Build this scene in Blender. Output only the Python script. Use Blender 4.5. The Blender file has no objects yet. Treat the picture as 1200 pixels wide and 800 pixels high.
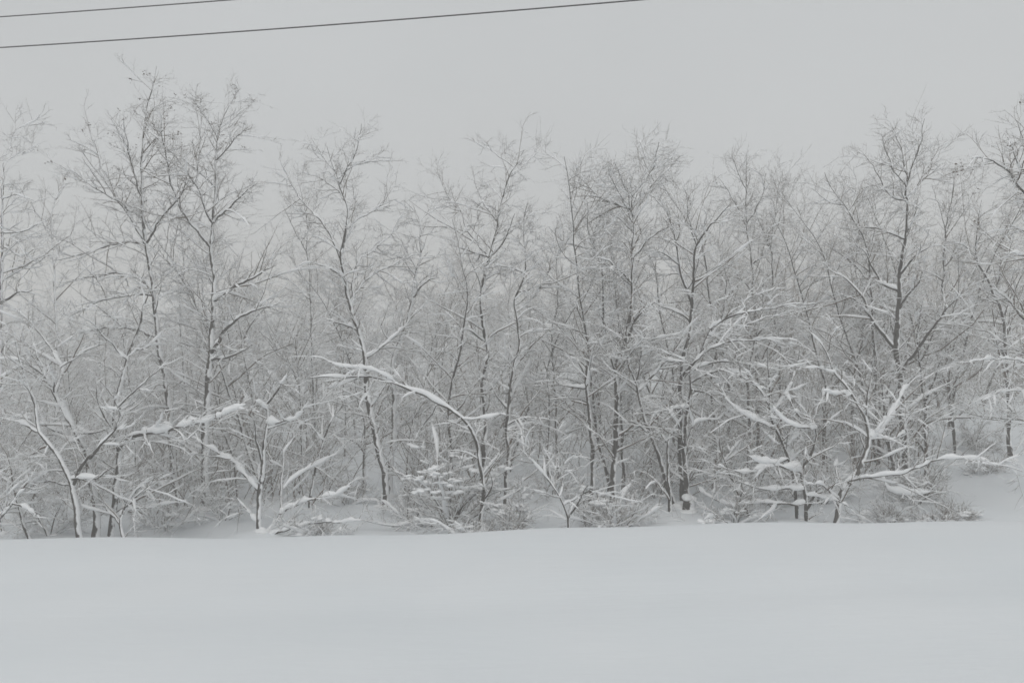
import bpy, math, random
import numpy as np
from math import radians

C = bpy.context.scene
COL = C.collection

# ------------------------------------------------------------------ camera, sky, sun, exposure
CAM_H = 3.0
cam_d = bpy.data.cameras.new("camera")
cam = bpy.data.objects.new("camera", cam_d)
COL.objects.link(cam)
cam.location = (0, 0, CAM_H)
cam.rotation_euler = (radians(90), 0, 0)
cam_d.lens = 28
cam_d.sensor_width = 36
cam_d.clip_end = 1000
C.camera = cam

SUN_EL, SUN_ROT = radians(48), radians(200)
world = bpy.data.worlds.new("World")
C.world = world
world.use_nodes = True
wn, wl = world.node_tree.nodes, world.node_tree.links
wn.clear()
wo = wn.new("ShaderNodeOutputWorld")
bg = wn.new("ShaderNodeBackground")
sky = wn.new("ShaderNodeTexSky")
sky.sky_type = 'NISHITA'
sky.sun_disc = False
sky.sun_elevation = SUN_EL
sky.sun_rotation = SUN_ROT
sky.air_density = 1.0
sky.dust_density = 4.0
hs = wn.new("ShaderNodeHueSaturation")
hs.inputs["Saturation"].default_value = 0.16
mx = wn.new("ShaderNodeMix")
mx.data_type = 'RGBA'
mx.inputs[0].default_value = 0.80                      # a closed grey cloud deck over the clear sky
mx.inputs[7].default_value = (5.02, 5.22, 5.34, 1)
wl.new(sky.outputs[0], hs.inputs["Color"])
wl.new(hs.outputs[0], mx.inputs[6])
wtc = wn.new("ShaderNodeTexCoord")
wnz = wn.new("ShaderNodeTexNoise")                       # slow unevenness of the cloud deck
wnz.inputs["Scale"].default_value = 2.2
wnz.inputs["Detail"].default_value = 3
wmr = wn.new("ShaderNodeMapRange")
wmr.inputs["From Min"].default_value = 0.3
wmr.inputs["From Max"].default_value = 0.7
wmr.inputs["To Min"].default_value = 0.965
wmr.inputs["To Max"].default_value = 1.035
wmu = wn.new("ShaderNodeVectorMath"); wmu.operation = 'SCALE'
wl.new(wtc.outputs["Generated"], wnz.inputs["Vector"])
wl.new(wnz.outputs["Fac"], wmr.inputs["Value"])
wl.new(mx.outputs[2], wmu.inputs[0]); wl.new(wmr.outputs[0], wmu.inputs["Scale"])
wl.new(wmu.outputs[0], bg.inputs["Color"])
bg.inputs["Strength"].default_value = 0.10
wl.new(bg.outputs[0], wo.inputs["Surface"])

sun_d = bpy.data.lights.new("sun", 'SUN')
sun_d.energy = 0.5
sun_d.angle = radians(40)
sun_d.color = (1.0, 0.97, 0.93)
sun = bpy.data.objects.new("sun", sun_d)
COL.objects.link(sun)
sun.rotation_euler = (radians(90) - SUN_EL, 0, radians(-20) + math.pi * 0)
sun.location = (0, -20, 40)

vs = C.view_settings
vs.view_transform = 'Standard'
vs.look = 'None'
vs.gamma = 1
vs.use_curve_mapping = False
vs.exposure = 0.29
cy = C.cycles
cy.use_denoising = True
cy.use_adaptive_sampling = False
cy.max_bounces = 9
cy.diffuse_bounces = 7
cy.glossy_bounces = 1
cy.transmission_bounces = 1
cy.transparent_max_bounces = 4
cy.volume_bounces = 1
cy.filter_width = 1.6
C.render.filter_size = 1.6

# ------------------------------------------------------------------ materials
def new_mat(name):
    m = bpy.data.materials.new(name)
    m.use_nodes = True
    nt = m.node_tree
    return m, nt, nt.nodes["Principled BSDF"]

def snow_material():
    m, nt, b = new_mat("snow")
    N, L = nt.nodes, nt.links
    tc = N.new("ShaderNodeTexCoord")
    n = N.new("ShaderNodeTexNoise")
    n.inputs["Scale"].default_value = 9
    n.inputs["Detail"].default_value = 6
    L.new(tc.outputs["Object"], n.inputs["Vector"])
    r = N.new("ShaderNodeValToRGB")
    r.color_ramp.elements[0].color = (0.87, 0.885, 0.90, 1)
    r.color_ramp.elements[1].color = (0.93, 0.935, 0.94, 1)
    L.new(n.outputs["Fac"], r.inputs[0])
    L.new(r.outputs[0], b.inputs["Base Color"])
    b.inputs["Roughness"].default_value = 0.75
    b.inputs["Specular IOR Level"].default_value = 0.2
    bp = N.new("ShaderNodeBump")
    bp.inputs["Strength"].default_value = 0.6
    bp.inputs["Distance"].default_value = 0.02
    n2 = N.new("ShaderNodeTexNoise")
    n2.inputs["Scale"].default_value = 28
    n2.inputs["Detail"].default_value = 4
    L.new(tc.outputs["Object"], n2.inputs["Vector"])
    L.new(n2.outputs["Fac"], bp.inputs["Height"])
    L.new(bp.outputs[0], b.inputs["Normal"])
    return m

def bark_material(name, dark, light, cover, scale=14):
    """bark with wind-plastered snow sticking to the weather side and upper faces"""
    m, nt, b = new_mat(name)
    N, L = nt.nodes, nt.links
    tc = N.new("ShaderNodeTexCoord")
    mp = N.new("ShaderNodeMapping")
    mp.inputs["Scale"].default_value = (1, 1, 0.3)
    L.new(tc.outputs["Object"], mp.inputs["Vector"])
    n = N.new("ShaderNodeTexNoise")
    n.inputs["Scale"].default_value = scale
    n.inputs["Detail"].default_value = 5
    L.new(mp.outputs[0], n.inputs["Vector"])
    r = N.new("ShaderNodeValToRGB")
    r.color_ramp.elements[0].position = 0.32
    r.color_ramp.elements[1].position = 0.72
    r.color_ramp.elements[0].color = (*dark, 1)
    r.color_ramp.elements[1].color = (*light, 1)
    L.new(n.outputs["Fac"], r.inputs[0])
    g = N.new("ShaderNodeNewGeometry")
    d = N.new("ShaderNodeVectorMath")
    d.operation = 'DOT_PRODUCT'
    v = np.array((0.62, -0.30, 0.72)); v /= np.linalg.norm(v)
    d.inputs[1].default_value = v
    L.new(g.outputs["Normal"], d.inputs[0])
    n2 = N.new("ShaderNodeTexNoise")
    n2.inputs["Scale"].default_value = 5.5
    n2.inputs["Detail"].default_value = 5
    L.new(tc.outputs["Object"], n2.inputs["Vector"])
    a = N.new("ShaderNodeMath"); a.operation = 'MULTIPLY_ADD'
    a.inputs[1].default_value = 1.7
    a.inputs[2].default_value = -0.85
    L.new(n2.outputs["Fac"], a.inputs[0])
    s = N.new("ShaderNodeMath"); s.operation = 'ADD'
    L.new(d.outputs["Value"], s.inputs[0]); L.new(a.outputs[0], s.inputs[1])
    mr = N.new("ShaderNodeMapRange")
    mr.interpolation_type = 'SMOOTHSTEP'
    mr.inputs["From Min"].default_value = cover - 0.12
    mr.inputs["From Max"].default_value = cover + 0.12
    L.new(s.outputs[0], mr.inputs["Value"])
    mix = N.new("ShaderNodeMix"); mix.data_type = 'RGBA'
    L.new(mr.outputs[0], mix.inputs[0])
    L.new(r.outputs[0], mix.inputs[6])
    mix.inputs[7].default_value = (0.89, 0.90, 0.91, 1)
    L.new(mix.outputs[2], b.inputs["Base Color"])
    b.inputs["Roughness"].default_value = 0.9
    b.inputs["Specular IOR Level"].default_value = 0.15
    bp = N.new("ShaderNodeBump")
    bp.inputs["Strength"].default_value = 0.5
    bp.inputs["Distance"].default_value = 0.01
    L.new(n.outputs["Fac"], bp.inputs["Height"])
    L.new(bp.outputs[0], b.inputs["Normal"])
    return m

M_SNOW = snow_material()
M_BARK = bark_material("bark", (0.020, 0.018, 0.016), (0.060, 0.054, 0.047), 0.42)
M_PALE = bark_material("pale_bark", (0.05, 0.046, 0.042), (0.12, 0.112, 0.10), 0.12)
M_TWIG = bark_material("twig_bark", (0.056, 0.040, 0.027), (0.145, 0.105, 0.074), 0.56, 6)
M_BROWN = bark_material("brown_twigs", (0.066, 0.046, 0.032), (0.15, 0.108, 0.076), 0.66, 6)

def ground_material():
    m, nt, b = new_mat("ground_snow")
    N, L = nt.nodes, nt.links
    tc = N.new("ShaderNodeTexCoord")
    n = N.new("ShaderNodeTexNoise")
    n.inputs["Scale"].default_value = 0.35
    n.inputs["Detail"].default_value = 7
    L.new(tc.outputs["Object"], n.inputs["Vector"])
    r = N.new("ShaderNodeValToRGB")
    r.color_ramp.elements[0].position = 0.3
    r.color_ramp.elements[1].position = 0.7
    r.color_ramp.elements[0].color = (0.765, 0.80, 0.825, 1)
    r.color_ramp.elements[1].color = (0.805, 0.83, 0.85, 1)
    L.new(n.outputs["Fac"], r.inputs[0])
    L.new(r.outputs[0], b.inputs["Base Color"])
    b.inputs["Roughness"].default_value = 0.8
    b.inputs["Specular IOR Level"].default_value = 0.2
    n2 = N.new("ShaderNodeTexNoise")
    n2.inputs["Scale"].default_value = 3.0
    n2.inputs["Detail"].default_value = 8
    n2.inputs["Roughness"].default_value = 0.6
    mp = N.new("ShaderNodeMapping")
    mp.inputs["Scale"].default_value = (0.35, 1.3, 1)
    L.new(tc.outputs["Object"], mp.inputs["Vector"])
    L.new(mp.outputs[0], n2.inputs["Vector"])
    bp = N.new("ShaderNodeBump")
    bp.inputs["Strength"].default_value = 0.30
    bp.inputs["Distance"].default_value = 0.045
    L.new(n2.outputs["Fac"], bp.inputs["Height"])
    L.new(bp.outputs[0], b.inputs["Normal"])
    return m
M_GROUND = ground_material()

def wire_material():
    m, nt, b = new_mat("wire")
    b.inputs["Base Color"].default_value = (0.025, 0.024, 0.026, 1)
    b.inputs["Roughness"].default_value = 0.6
    return m
M_WIRE = wire_material()

# ------------------------------------------------------------------ terrain
def sstep(a, b, v):
    t = np.clip((v - a) / (b - a), 0, 1)
    return t * t * (3 - 2 * t)

def ground_z(x, y):
    x = np.asarray(x, float); y = np.asarray(y, float)
    xs = 14 * np.tanh(x / 14)
    yc = 13.0 + 0.06 * np.sin(x * 0.55) + 0.03 * np.sin(x * 1.7 + 1)
    field = -0.155 + 0.0245 * xs + 0.020 * np.sin(x * 0.62 + y * 0.5) + 0.012 * np.sin(y * 1.25 + 0.22 * x + 0.6 * np.sin(x * 0.4)) + 0.006 * np.sin(y * 3.1 - 0.35 * x) \
            + 0.008 * np.sin(x * 1.9 + 0.6) + 0.05 * sstep(10, 12.6, y) - 0.018 * np.exp(-((y - 9.7 - 0.03 * x) / 0.45) ** 2) - 0.02 * sstep(6, 2, y)
    back = -0.66 + 0.03 * np.clip(x, -9, 6) - 0.12 * np.exp(-((x - 0.3) / 2.2) ** 2) + 0.03 * np.clip(y - 20, 0, 300) \
           + 0.112 * np.clip(y - 14.6, 0, 10) * sstep(6.5, 10.5, x) \
           + 0.06 * np.sin(x * 0.9 + y * 0.7) + 0.05 * np.sin(x * 1.7 - y * 1.1 + 2) + 0.03 * np.sin(x * 3.1 + y * 2.3)
    back = back + 9 * sstep(70, 190, y)
    t = sstep(0.0, 1.9, y - yc)
    return field * (1 - t) + back * t

def build_ground():
    def axis(fine_lo, fine_hi, step, lo, hi, n):
        mid = np.arange(fine_lo, fine_hi + 1e-6, step)
        g = np.linspace(0, 1, n + 1)[1:] ** 2
        return np.concatenate([(fine_lo - g * (fine_lo - lo))[::-1], mid, fine_hi + g * (hi - fine_hi)])
    xs = axis(-16, 16, 0.16, -150, 150, 40)
    ys = axis(4, 30, 0.13, -30, 200, 50)
    X, Y = np.meshgrid(xs, ys)
    Z = ground_z(X, Y)
    co = np.stack([X, Y, Z], -1).reshape(-1, 3)
    nx, ny = len(xs), len(ys)
    i = np.arange(ny - 1)[:, None] * nx + np.arange(nx - 1)[None]
    f = np.stack([i, i + 1, i + nx + 1, i + nx], -1).reshape(-1, 4)
    o = make_obj("snow_ground", co, f, M_GROUND)
    o["kind"] = "structure"
    return o

# ------------------------------------------------------------------ mesh helpers
def make_mesh(name, co, quads, mat):
    me = bpy.data.meshes.new(name)
    co = np.asarray(co, np.float32); quads = np.asarray(quads, np.int32)
    me.vertices.add(len(co)); me.vertices.foreach_set("co", co.ravel())
    me.loops.add(len(quads) * 4); me.loops.foreach_set("vertex_index", quads.ravel())
    me.polygons.add(len(quads))
    me.polygons.foreach_set("loop_start", np.arange(0, len(quads) * 4, 4, dtype=np.int32))
    me.polygons.foreach_set("use_smooth", np.ones(len(quads), bool))
    me.update(calc_edges=True)
    me.materials.append(mat)
    return me

def make_obj(name, co, quads, mat, parent=None, origin=None):
    co = np.asarray(co, float)
    if origin is not None:
        co = co - np.asarray(origin)
    o = bpy.data.objects.new(name, make_mesh(name, co, quads, mat))
    COL.objects.link(o)
    if parent: o.parent = parent
    return o

def norm(v):
    return v / np.maximum(np.linalg.norm(v, axis=-1, keepdims=True), 1e-9)

class MB:
    """collects tubes and lumps into one mesh"""
    def __init__(self): self.co, self.q, self.n = [], [], 0
    def add(self, co, q):
        self.co.append(co); self.q.append(q + self.n); self.n += len(co)
    def tubes(self, P, R, sides=4, vscale=1.0):
        N, K, _ = P.shape
        if N == 0: return
        T = norm(np.gradient(P, axis=1))
        A = norm(P[:, -1] - P[:, 0])
        ref = np.where(np.abs(A[:, 2:3]) < 0.75, np.array([[0, 0, 1.0]]), np.array([[0, 1.0, 0]]))[:, None]
        U = norm(np.cross(np.broadcast_to(ref, T.shape), T)); V = np.cross(T, U)
        a = np.arange(sides) * 2 * math.pi / sides + math.pi / 4
        ring = (np.cos(a)[None, None, :, None] * U[:, :, None] + np.sin(a)[None, None, :, None] * V[:, :, None] * vscale)
        co = (P[:, :, None] + R[:, :, None, None] * ring).reshape(-1, 3)
        b = (np.arange(N)[:, None, None] * K + np.arange(K - 1)[None, :, None]) * sides
        s = np.arange(sides)[None, None]; s2 = (s + 1) % sides
        q = np.stack([b + s, b + s2, b + sides + s2, b + sides + s], -1).reshape(-1, 4)
        self.add(co, q)
    def lumps(self, P, D, S, rng, nu=10, nv=7):
        """P centres, D horizontal directions, S (along, across, up)"""
        if len(P) == 0: return
        th = np.linspace(0.02, math.pi - 0.02, nv); ph = np.arange(nu) * 2 * math.pi / nu
        base = np.stack([np.sin(th)[:, None] * np.cos(ph), np.sin(th)[:, None] * np.sin(ph),
                         np.cos(th)[:, None] + 0 * ph], -1).reshape(-1, 3)
        base[:, 2] = np.where(base[:, 2] < 0, base[:, 2] * 0.55, base[:, 2])
        for p, d, s in zip(P, D, S):
            k = rng.normal(size=(4, 3)) * 2.2; phs = rng.uniform(0, 6, 4)
            w = 1 + 0.16 * np.sin(base @ k.T + phs).sum(1)
            b = base * w[:, None] * s
            dx = np.array([d[0], d[1], 0]); dx = dx / max(np.linalg.norm(dx), 1e-6)
            dz = np.array([0, 0, 1.0]); dy = np.cross(dz, dx)
            co = p + b[:, :1] * dx + b[:, 1:2] * dy + b[:, 2:3] * dz + b[:, :1] / max(s[0], 1e-6) * np.array([0, 0, d[2] * s[0] * 0.8])
            i = np.arange(nv - 1)[:, None] * nu + np.arange(nu)[None]
            j = np.arange(nv - 1)[:, None] * nu + (np.arange(nu)[None] + 1) % nu
            q = np.stack([i, i + nu, j + nu, j], -1).reshape(-1, 4)
            self.add(co, q)
    def build(self, name, mat, parent=None, origin=None):
        if not self.co: return None
        return make_obj(name, np.concatenate(self.co), np.concatenate(self.q), mat, parent, origin)

def smooth_noise(rng, shape, passes=2):
    n = rng.normal(size=shape)
    for _ in range(passes):
        p = np.pad(n, ((0, 0), (1, 1)), mode='edge')
        n = (p[:, :-2] + p[:, 1:-1] * 2 + p[:, 2:]) / 4
    return n * (1.0 + 0.45 * passes)

def snow_on(mb, P, R, rng, amount=1.0, sides=5, lo=0.42, hi=0.82, base=0.010, bump=0.55, keep=1.0, zoff=0.0, rk=0.8, passes=2, rough=0.0):
    """a ridge of snow resting on the upper side of each branch, thick where it lies flat"""
    N, K, _ = P.shape
    if N == 0: return
    T = norm(np.gradient(P, axis=1))
    h = np.sqrt(np.clip(1 - T[..., 2] ** 2, 0, 1))
    g = sstep(lo, hi, h)
    nz = np.clip(0.88 + bump * smooth_noise(rng, (N, K), passes), 0.0, 2.2)
    nz = np.clip(nz + rough * rng.normal(size=(N, K)), 0.0, 2.2)
    g = g * nz
    zz = P[..., 2] + zoff
    load = 1.3 - 0.46 * sstep(2.0, 8.5, zz)                # the wind has shaken the high twigs nearly bare
    if keep < 1:
        g = g * (rng.uniform(size=(N, 1)) < np.clip(keep * load, 0, 1))
    amount = amount * load
    rs = (R * rk + base * amount) * g
    th = np.minimum(rs, R * 0.75 + base * amount * 1.1 * np.clip(nz, .5, 1.6))
    rs[:, 0] *= 0.6
    rs[:, -1] *= 0.08
    rs[:, -2] *= 0.6
    Q = P.copy(); Q[..., 2] += R * 0.6 + rs * 0.5 - 0.4 * R * (g < 0.15)
    mb.tubes(Q, rs, sides)

# ------------------------------------------------------------------ branch growth (all branches of a level at once)
def resample(pts, step, rng=None, wig=0.0):
    """Catmull-Rom through pts, evenly spaced, with a little crookedness"""
    p = np.asarray(pts, float)
    e = np.concatenate([[2 * p[0] - p[1]], p, [2 * p[-1] - p[-2]]])
    out = []
    for i in range(1, len(e) - 2):
        t = np.linspace(0, 1, 12, endpoint=False)[:, None]
        a, b, c, d = e[i - 1], e[i], e[i + 1], e[i + 2]
        out.append(0.5 * (2 * b + (c - a) * t + (2 * a - 5 * b + 4 * c - d) * t ** 2 + (3 * b - a - 3 * c + d) * t ** 3))
    out.append(p[-1:])
    q = np.concatenate(out)
    s = np.concatenate([[0], np.cumsum(np.linalg.norm(np.diff(q, axis=0), axis=1))])
    n = max(4, int(s[-1] / step) + 1)
    u = np.linspace(0, s[-1], n)
    r = np.stack([np.interp(u, s, q[:, k]) for k in range(3)], -1)
    if rng is not None and wig:
        w = np.stack([smooth_noise(rng, (1, n), 2)[0] for _ in range(3)], -1) * wig
        w[0] = 0; r = r + w
    return r

def spawn(P, R, counts, rng, t0, t1, lmean, lspread, ang, K, up=0.0, curl=0.0, rr=0.6, wig=0.10, ltaper=0.5, rmin=0.0016, tipr=0.3, flat=0.0, zoff=0.0):
    """children of N parent polylines (same K): returns (M,K,3) points and (M,K) radii"""
    N, K0, _ = P.shape
    counts = np.broadcast_to(np.asarray(counts), (N,)).astype(int)
    par = np.repeat(np.arange(N), counts)
    M = len(par)
    if M == 0: return np.zeros((0, K, 3)), np.zeros((0, K))
    idx = np.concatenate([np.arange(c) for c in counts])
    cnt = counts[par]
    t = t0 + (t1 - t0) * np.clip((idx + rng.uniform(0.05, 0.95, M)) / cnt, 0, 1)
    f = t * (K0 - 1); i0 = np.clip(f.astype(int), 0, K0 - 2); w = (f - i0)[:, None]
    A = P[par, i0] * (1 - w) + P[par, i0 + 1] * w
    T = norm(P[par, i0 + 1] - P[par, i0])
    r0 = (R[par, i0] * (1 - w[:, 0]) + R[par, i0 + 1] * w[:, 0])
    X = norm(rng.normal(size=(M, 3)) * np.array([1, 1, 1 - flat]))
    X = norm(X - (X * T).sum(1, keepdims=True) * T)
    a = rng.uniform(ang[0], ang[1], M)[:, None]
    hz = sstep(3.5, 8.0, A[:, 2:3] + zoff)
    D = norm(np.cos(a) * T + np.sin(a) * X + np.array([0, 0, 1.0]) * up * (0.15 + 1.1 * hz))
    L = lmean * np.exp(rng.normal(size=M) * lspread) * (1 - ltaper * t)
    step = (L / (K - 1))[:, None]
    pts = np.zeros((M, K, 3)); pts[:, 0] = A
    d = D
    for k in range(1, K):
        d = norm(d + rng.normal(size=(M, 3)) * wig + np.array([0, 0, 1.0]) * curl * (0.1 + 1.2 * hz) / K)
        pts[:, k] = pts[:, k - 1] + d * step
    rb = np.clip(np.minimum(r0 * rr, 0.004 + L * 0.011), rmin, None)
    s = np.linspace(0, 1, K)[None]
    return pts, rb[:, None] * (1 - (1 - tipr) * s)

# ------------------------------------------------------------------ things
def empty(name, loc, label, cat, group=None):
    o = bpy.data.objects.new(name, None)
    o.empty_display_size = 0.2
    COL.objects.link(o)
    o.location = loc
    o["label"] = label; o["category"] = cat
    if group: o["group"] = group
    return o

F = 28 / 36 * 1200
def at(px, py, D):
    return np.array([(px - 600) / F * D, D, CAM_H - (py - 400) / F * D])

def dress(root, base, P_list, rng, dens=1.0, snow=1.0, tw=1.0, up=0.25, mat=None, low=0.0, l1=0.75, seeds=0, extra=None):
    """fine growth on a list of (K,3) polylines with radii: the crown and the snow lying on it"""
    crown, sn = MB(), MB()
    snow = min(snow, 1.0) * (0.88 if snow > 1.05 else 1.0) if snow else 0
    A, AR = [], []
    for P, R, d in P_list:
        L = np.linalg.norm(np.diff(P, axis=0), axis=1).sum()
        n = int(L / 0.19 * dens * d)
        a, r = spawn(P[None], R[None], [n], rng, 0.12 + low, 0.97, l1 * min(1.15, 0.55 + 0.25 * L), 0.5, (0.6, 1.25), 8, up * 0.3, 0.05, 0.62, 0.10, 0.55, 0.003, flat=0.4)
        A.append(a); AR.append(r)
    A, AR = np.concatenate(A), np.concatenate(AR)
    B, BR = spawn(A, AR, 5, rng, 0.2, 1.0, 0.38 * tw, 0.4, (0.5, 1.15), 6, up * 0.2, 0.03, 0.65, 0.08, 0.35, 0.003, flat=0.6)
    E, ER = spawn(B, BR, 4, rng, 0.2, 1.0, 0.15 * tw, 0.4, (0.45, 1.1), 4, up * 0.2, 0.05, 0.65, 0.07, 0.35, 0.0024, flat=0.5)
    crown.tubes(A, AR, 5); crown.tubes(B, BR, 4); crown.tubes(E, ER, 3)
    if extra: crown.tubes(extra[0], extra[1], 5)
    if seeds:                                            # dark seed clusters left on the highest twigs
        tips = E[:, -1]; hi_ = np.where(tips[:, 2] > np.percentile(tips[:, 2], 62))[0]
        pick = np.repeat(rng.choice(hi_, seeds), 4)
        pp = tips[pick] + rng.normal(size=(len(pick), 3)) * 0.035
        crown.lumps(pp, norm(rng.normal(size=(len(pick), 3))), rng.uniform(0.008, 0.019, (len(pick), 1)) * np.array([[1.4, .9, 1.0]]), rng, 6, 5)
    c = crown.build("crown", mat or M_TWIG, root, base)
    if snow > 0:
        snow_on(sn, A, AR, rng, snow, 5, base=0.0100)
        snow_on(sn, B, BR, rng, snow, 4, base=0.0052, keep=0.8)
        snow_on(sn, E, ER, rng, snow, 4, base=0.0032, keep=0.45)
        sn.build("snow", M_SNOW, c, base)
    return A

def limb_radii(P, r0, r1, p=1.0):
    s = np.linspace(0, 1, len(P)) ** p
    return r0 * (1 - s) + r1 * s

def hero(label, D, r, trunk, limbs, seed, dens=1.0, snow=1.0, auto=7, up=0.25, tw=1.0, pale=False, lump=1.0, tip=0.006, name="bare_tree", group=None, top=1.0, seeds=0):
    """one tree of the front rows: its trunk and limbs follow the photo's, each limb leaning to its own depth"""
    rng = np.random.default_rng(seed)
    bm = M_PALE if pale else M_BARK
    lean = rng.uniform(-0.5, 0.5)
    trunk = [(a, b if b > 260 else 260 - (260 - b) * 0.9) for a, b in trunk]
    n = len(trunk)
    tp = [at(px, py, D + lean * (i / max(1, n - 1))) for i, (px, py) in enumerate(trunk)]
    gz = float(ground_z(tp[0][0], tp[0][1]))
    if tp[0][2] > gz + 0.02:
        dx = (tp[0] - tp[1])
        k = (tp[0][2] - gz + 0.08) / max(0.2, abs(dx[2]))
        tp.insert(0, np.array([tp[0][0] + np.clip(dx[0] * k, -.35, .35), tp[0][1], gz - 0.08]))
    base = np.array([tp[0][0], tp[0][1], gz])
    root = empty(name, base, label, "tree", group)
    P = resample(tp, 0.13, rng, 0.016)
    R = limb_radii(P, r, tip, 1.35)
    R[:3] *= np.array([1.35, 1.18, 1.06])
    R = R * (1 + 0.05 * smooth_noise(rng, (1, len(R)))[0])
    mb = MB(); mb.tubes(P[None], R[None], 9)
    t = mb.build("trunk", bm, root, base)
    s = MB(); snow_on(s, P[None], R[None], rng, snow, 8, base=0.006, lo=0.2, hi=0.7)
    # snow banked round the foot
    s.lumps([np.array([base[0], base[1], gz - 0.03])], [np.array([1, 0, 0])], [np.array([r * 3.5, r * 3.5, r * 1.6])], rng)
    s.build("snow", M_SNOW, t, base)
    plist = [(P, R, 0.75)]
    for li in limbs:
        pts = li[0]; r0 = li[1] if len(li) > 1 and li[1] else None; sm = li[2] if len(li) > 2 else 1.0
        # start on the nearest trunk point
        scr = np.stack([P[:, 0] / P[:, 1] * F + 600, 400 - (P[:, 2] - CAM_H) / P[:, 1] * F], -1)
        k = int(np.argmin(((scr - np.array(pts[0])) ** 2).sum(1)))
        near = ((scr[k] - np.array(pts[0])) ** 2).sum() ** .5 < 16
        d0 = P[k, 1] if near else D + (li[3] if len(li) > 3 else 0.0)
        pl = np.hypot(pts[-1][0] - pts[0][0], pts[-1][1] - pts[0][1]) / F * D
        off = pl * rng.choice([-1, 1]) * rng.uniform(0.25, 0.7)
        if len(li) > 4: off = pl * li[4]
        m = len(pts)
        wp = [at(px, py, d0 + off * (j / (m - 1))) for j, (px, py) in enumerate(pts)]
        if near: wp[0] = P[k].copy()
        r0 = r0 or min(R[k] * 0.72, 0.016 + 0.0085 * pl + 0.006)
        Q = resample(wp, 0.08, rng, 0.014)
        S = limb_radii(Q, r0 * 1.08, 0.005, 1.25)
        b = MB(); b.tubes(Q[None], S[None], 7)
        lo = b.build("limb", bm, root, base)
        b = MB(); snow_on(b, Q[None], S[None], rng, snow * sm, 8, base=0.0075, lo=0.3, hi=0.88, bump=0.55 if sm < 2 else 0.34, rk=0.72, passes=2, rough=0.30)
        n_l = rng.poisson(1.2 * lump * min(sm, 2))
        if n_l:
            kk = rng.integers(1, max(2, len(Q) - 2), n_l)
            tt = norm(np.gradient(Q, axis=0))[kk]
            ok = np.abs(tt[:, 2]) < 0.75
            sc = rng.uniform(0.015, 0.036, (n_l, 1)) * np.array([[1.5, 1.0, 0.85]]) * (0.8 + 0.3 * sm)
            pp = Q[kk] + np.array([0, 0, 1]) * (S[kk][:, None] + sc[:, 2:3] * 0.45)
            b.lumps(pp[ok], tt[ok], sc[ok], rng)
        b.build("snow", M_SNOW, lo, base)
        plist.append((Q, S, 1.0))
    # lesser limbs nobody can trace, all round the stem
    if auto:
        Q, S = spawn(P[None], R[None], [auto], rng, 0.28, 0.86, 1.15, 0.28, (0.65, 1.25), 13, 0.2, 0.12, 0.6, 0.10, 0.55, 0.008, flat=0.4)
        for q, s_ in zip(Q, S):
            b = MB(); b.tubes(q[None], s_[None], 6)
            lo = b.build("limb", bm, root, base)
            b = MB(); snow_on(b, q[None], s_[None], rng, snow, 6, base=0.007, lo=0.3, hi=0.75)
            b.build("snow", M_SNOW, lo, base)
        plist += [(q, s_, 0.9) for q, s_ in zip(Q, S)]
    spray = None
    # upright spray at the tip
    if top:
        k0 = int(len(P) * 0.72)
        Q, S = spawn(P[None, k0:], R[None, k0:], [int(6 * top)], rng, 0.0, 0.9, 0.55, 0.3, (0.4, 1.0), 9, 0.15, 0.2, 0.7, 0.06, 0.4, 0.005)
        plist += [(q, s_, 0.55) for q, s_ in zip(Q, S)]
        spray = (Q, S)
    dress(root, base, plist, rng, dens, snow, tw, up, seeds=seeds, extra=spray)
    return root

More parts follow.
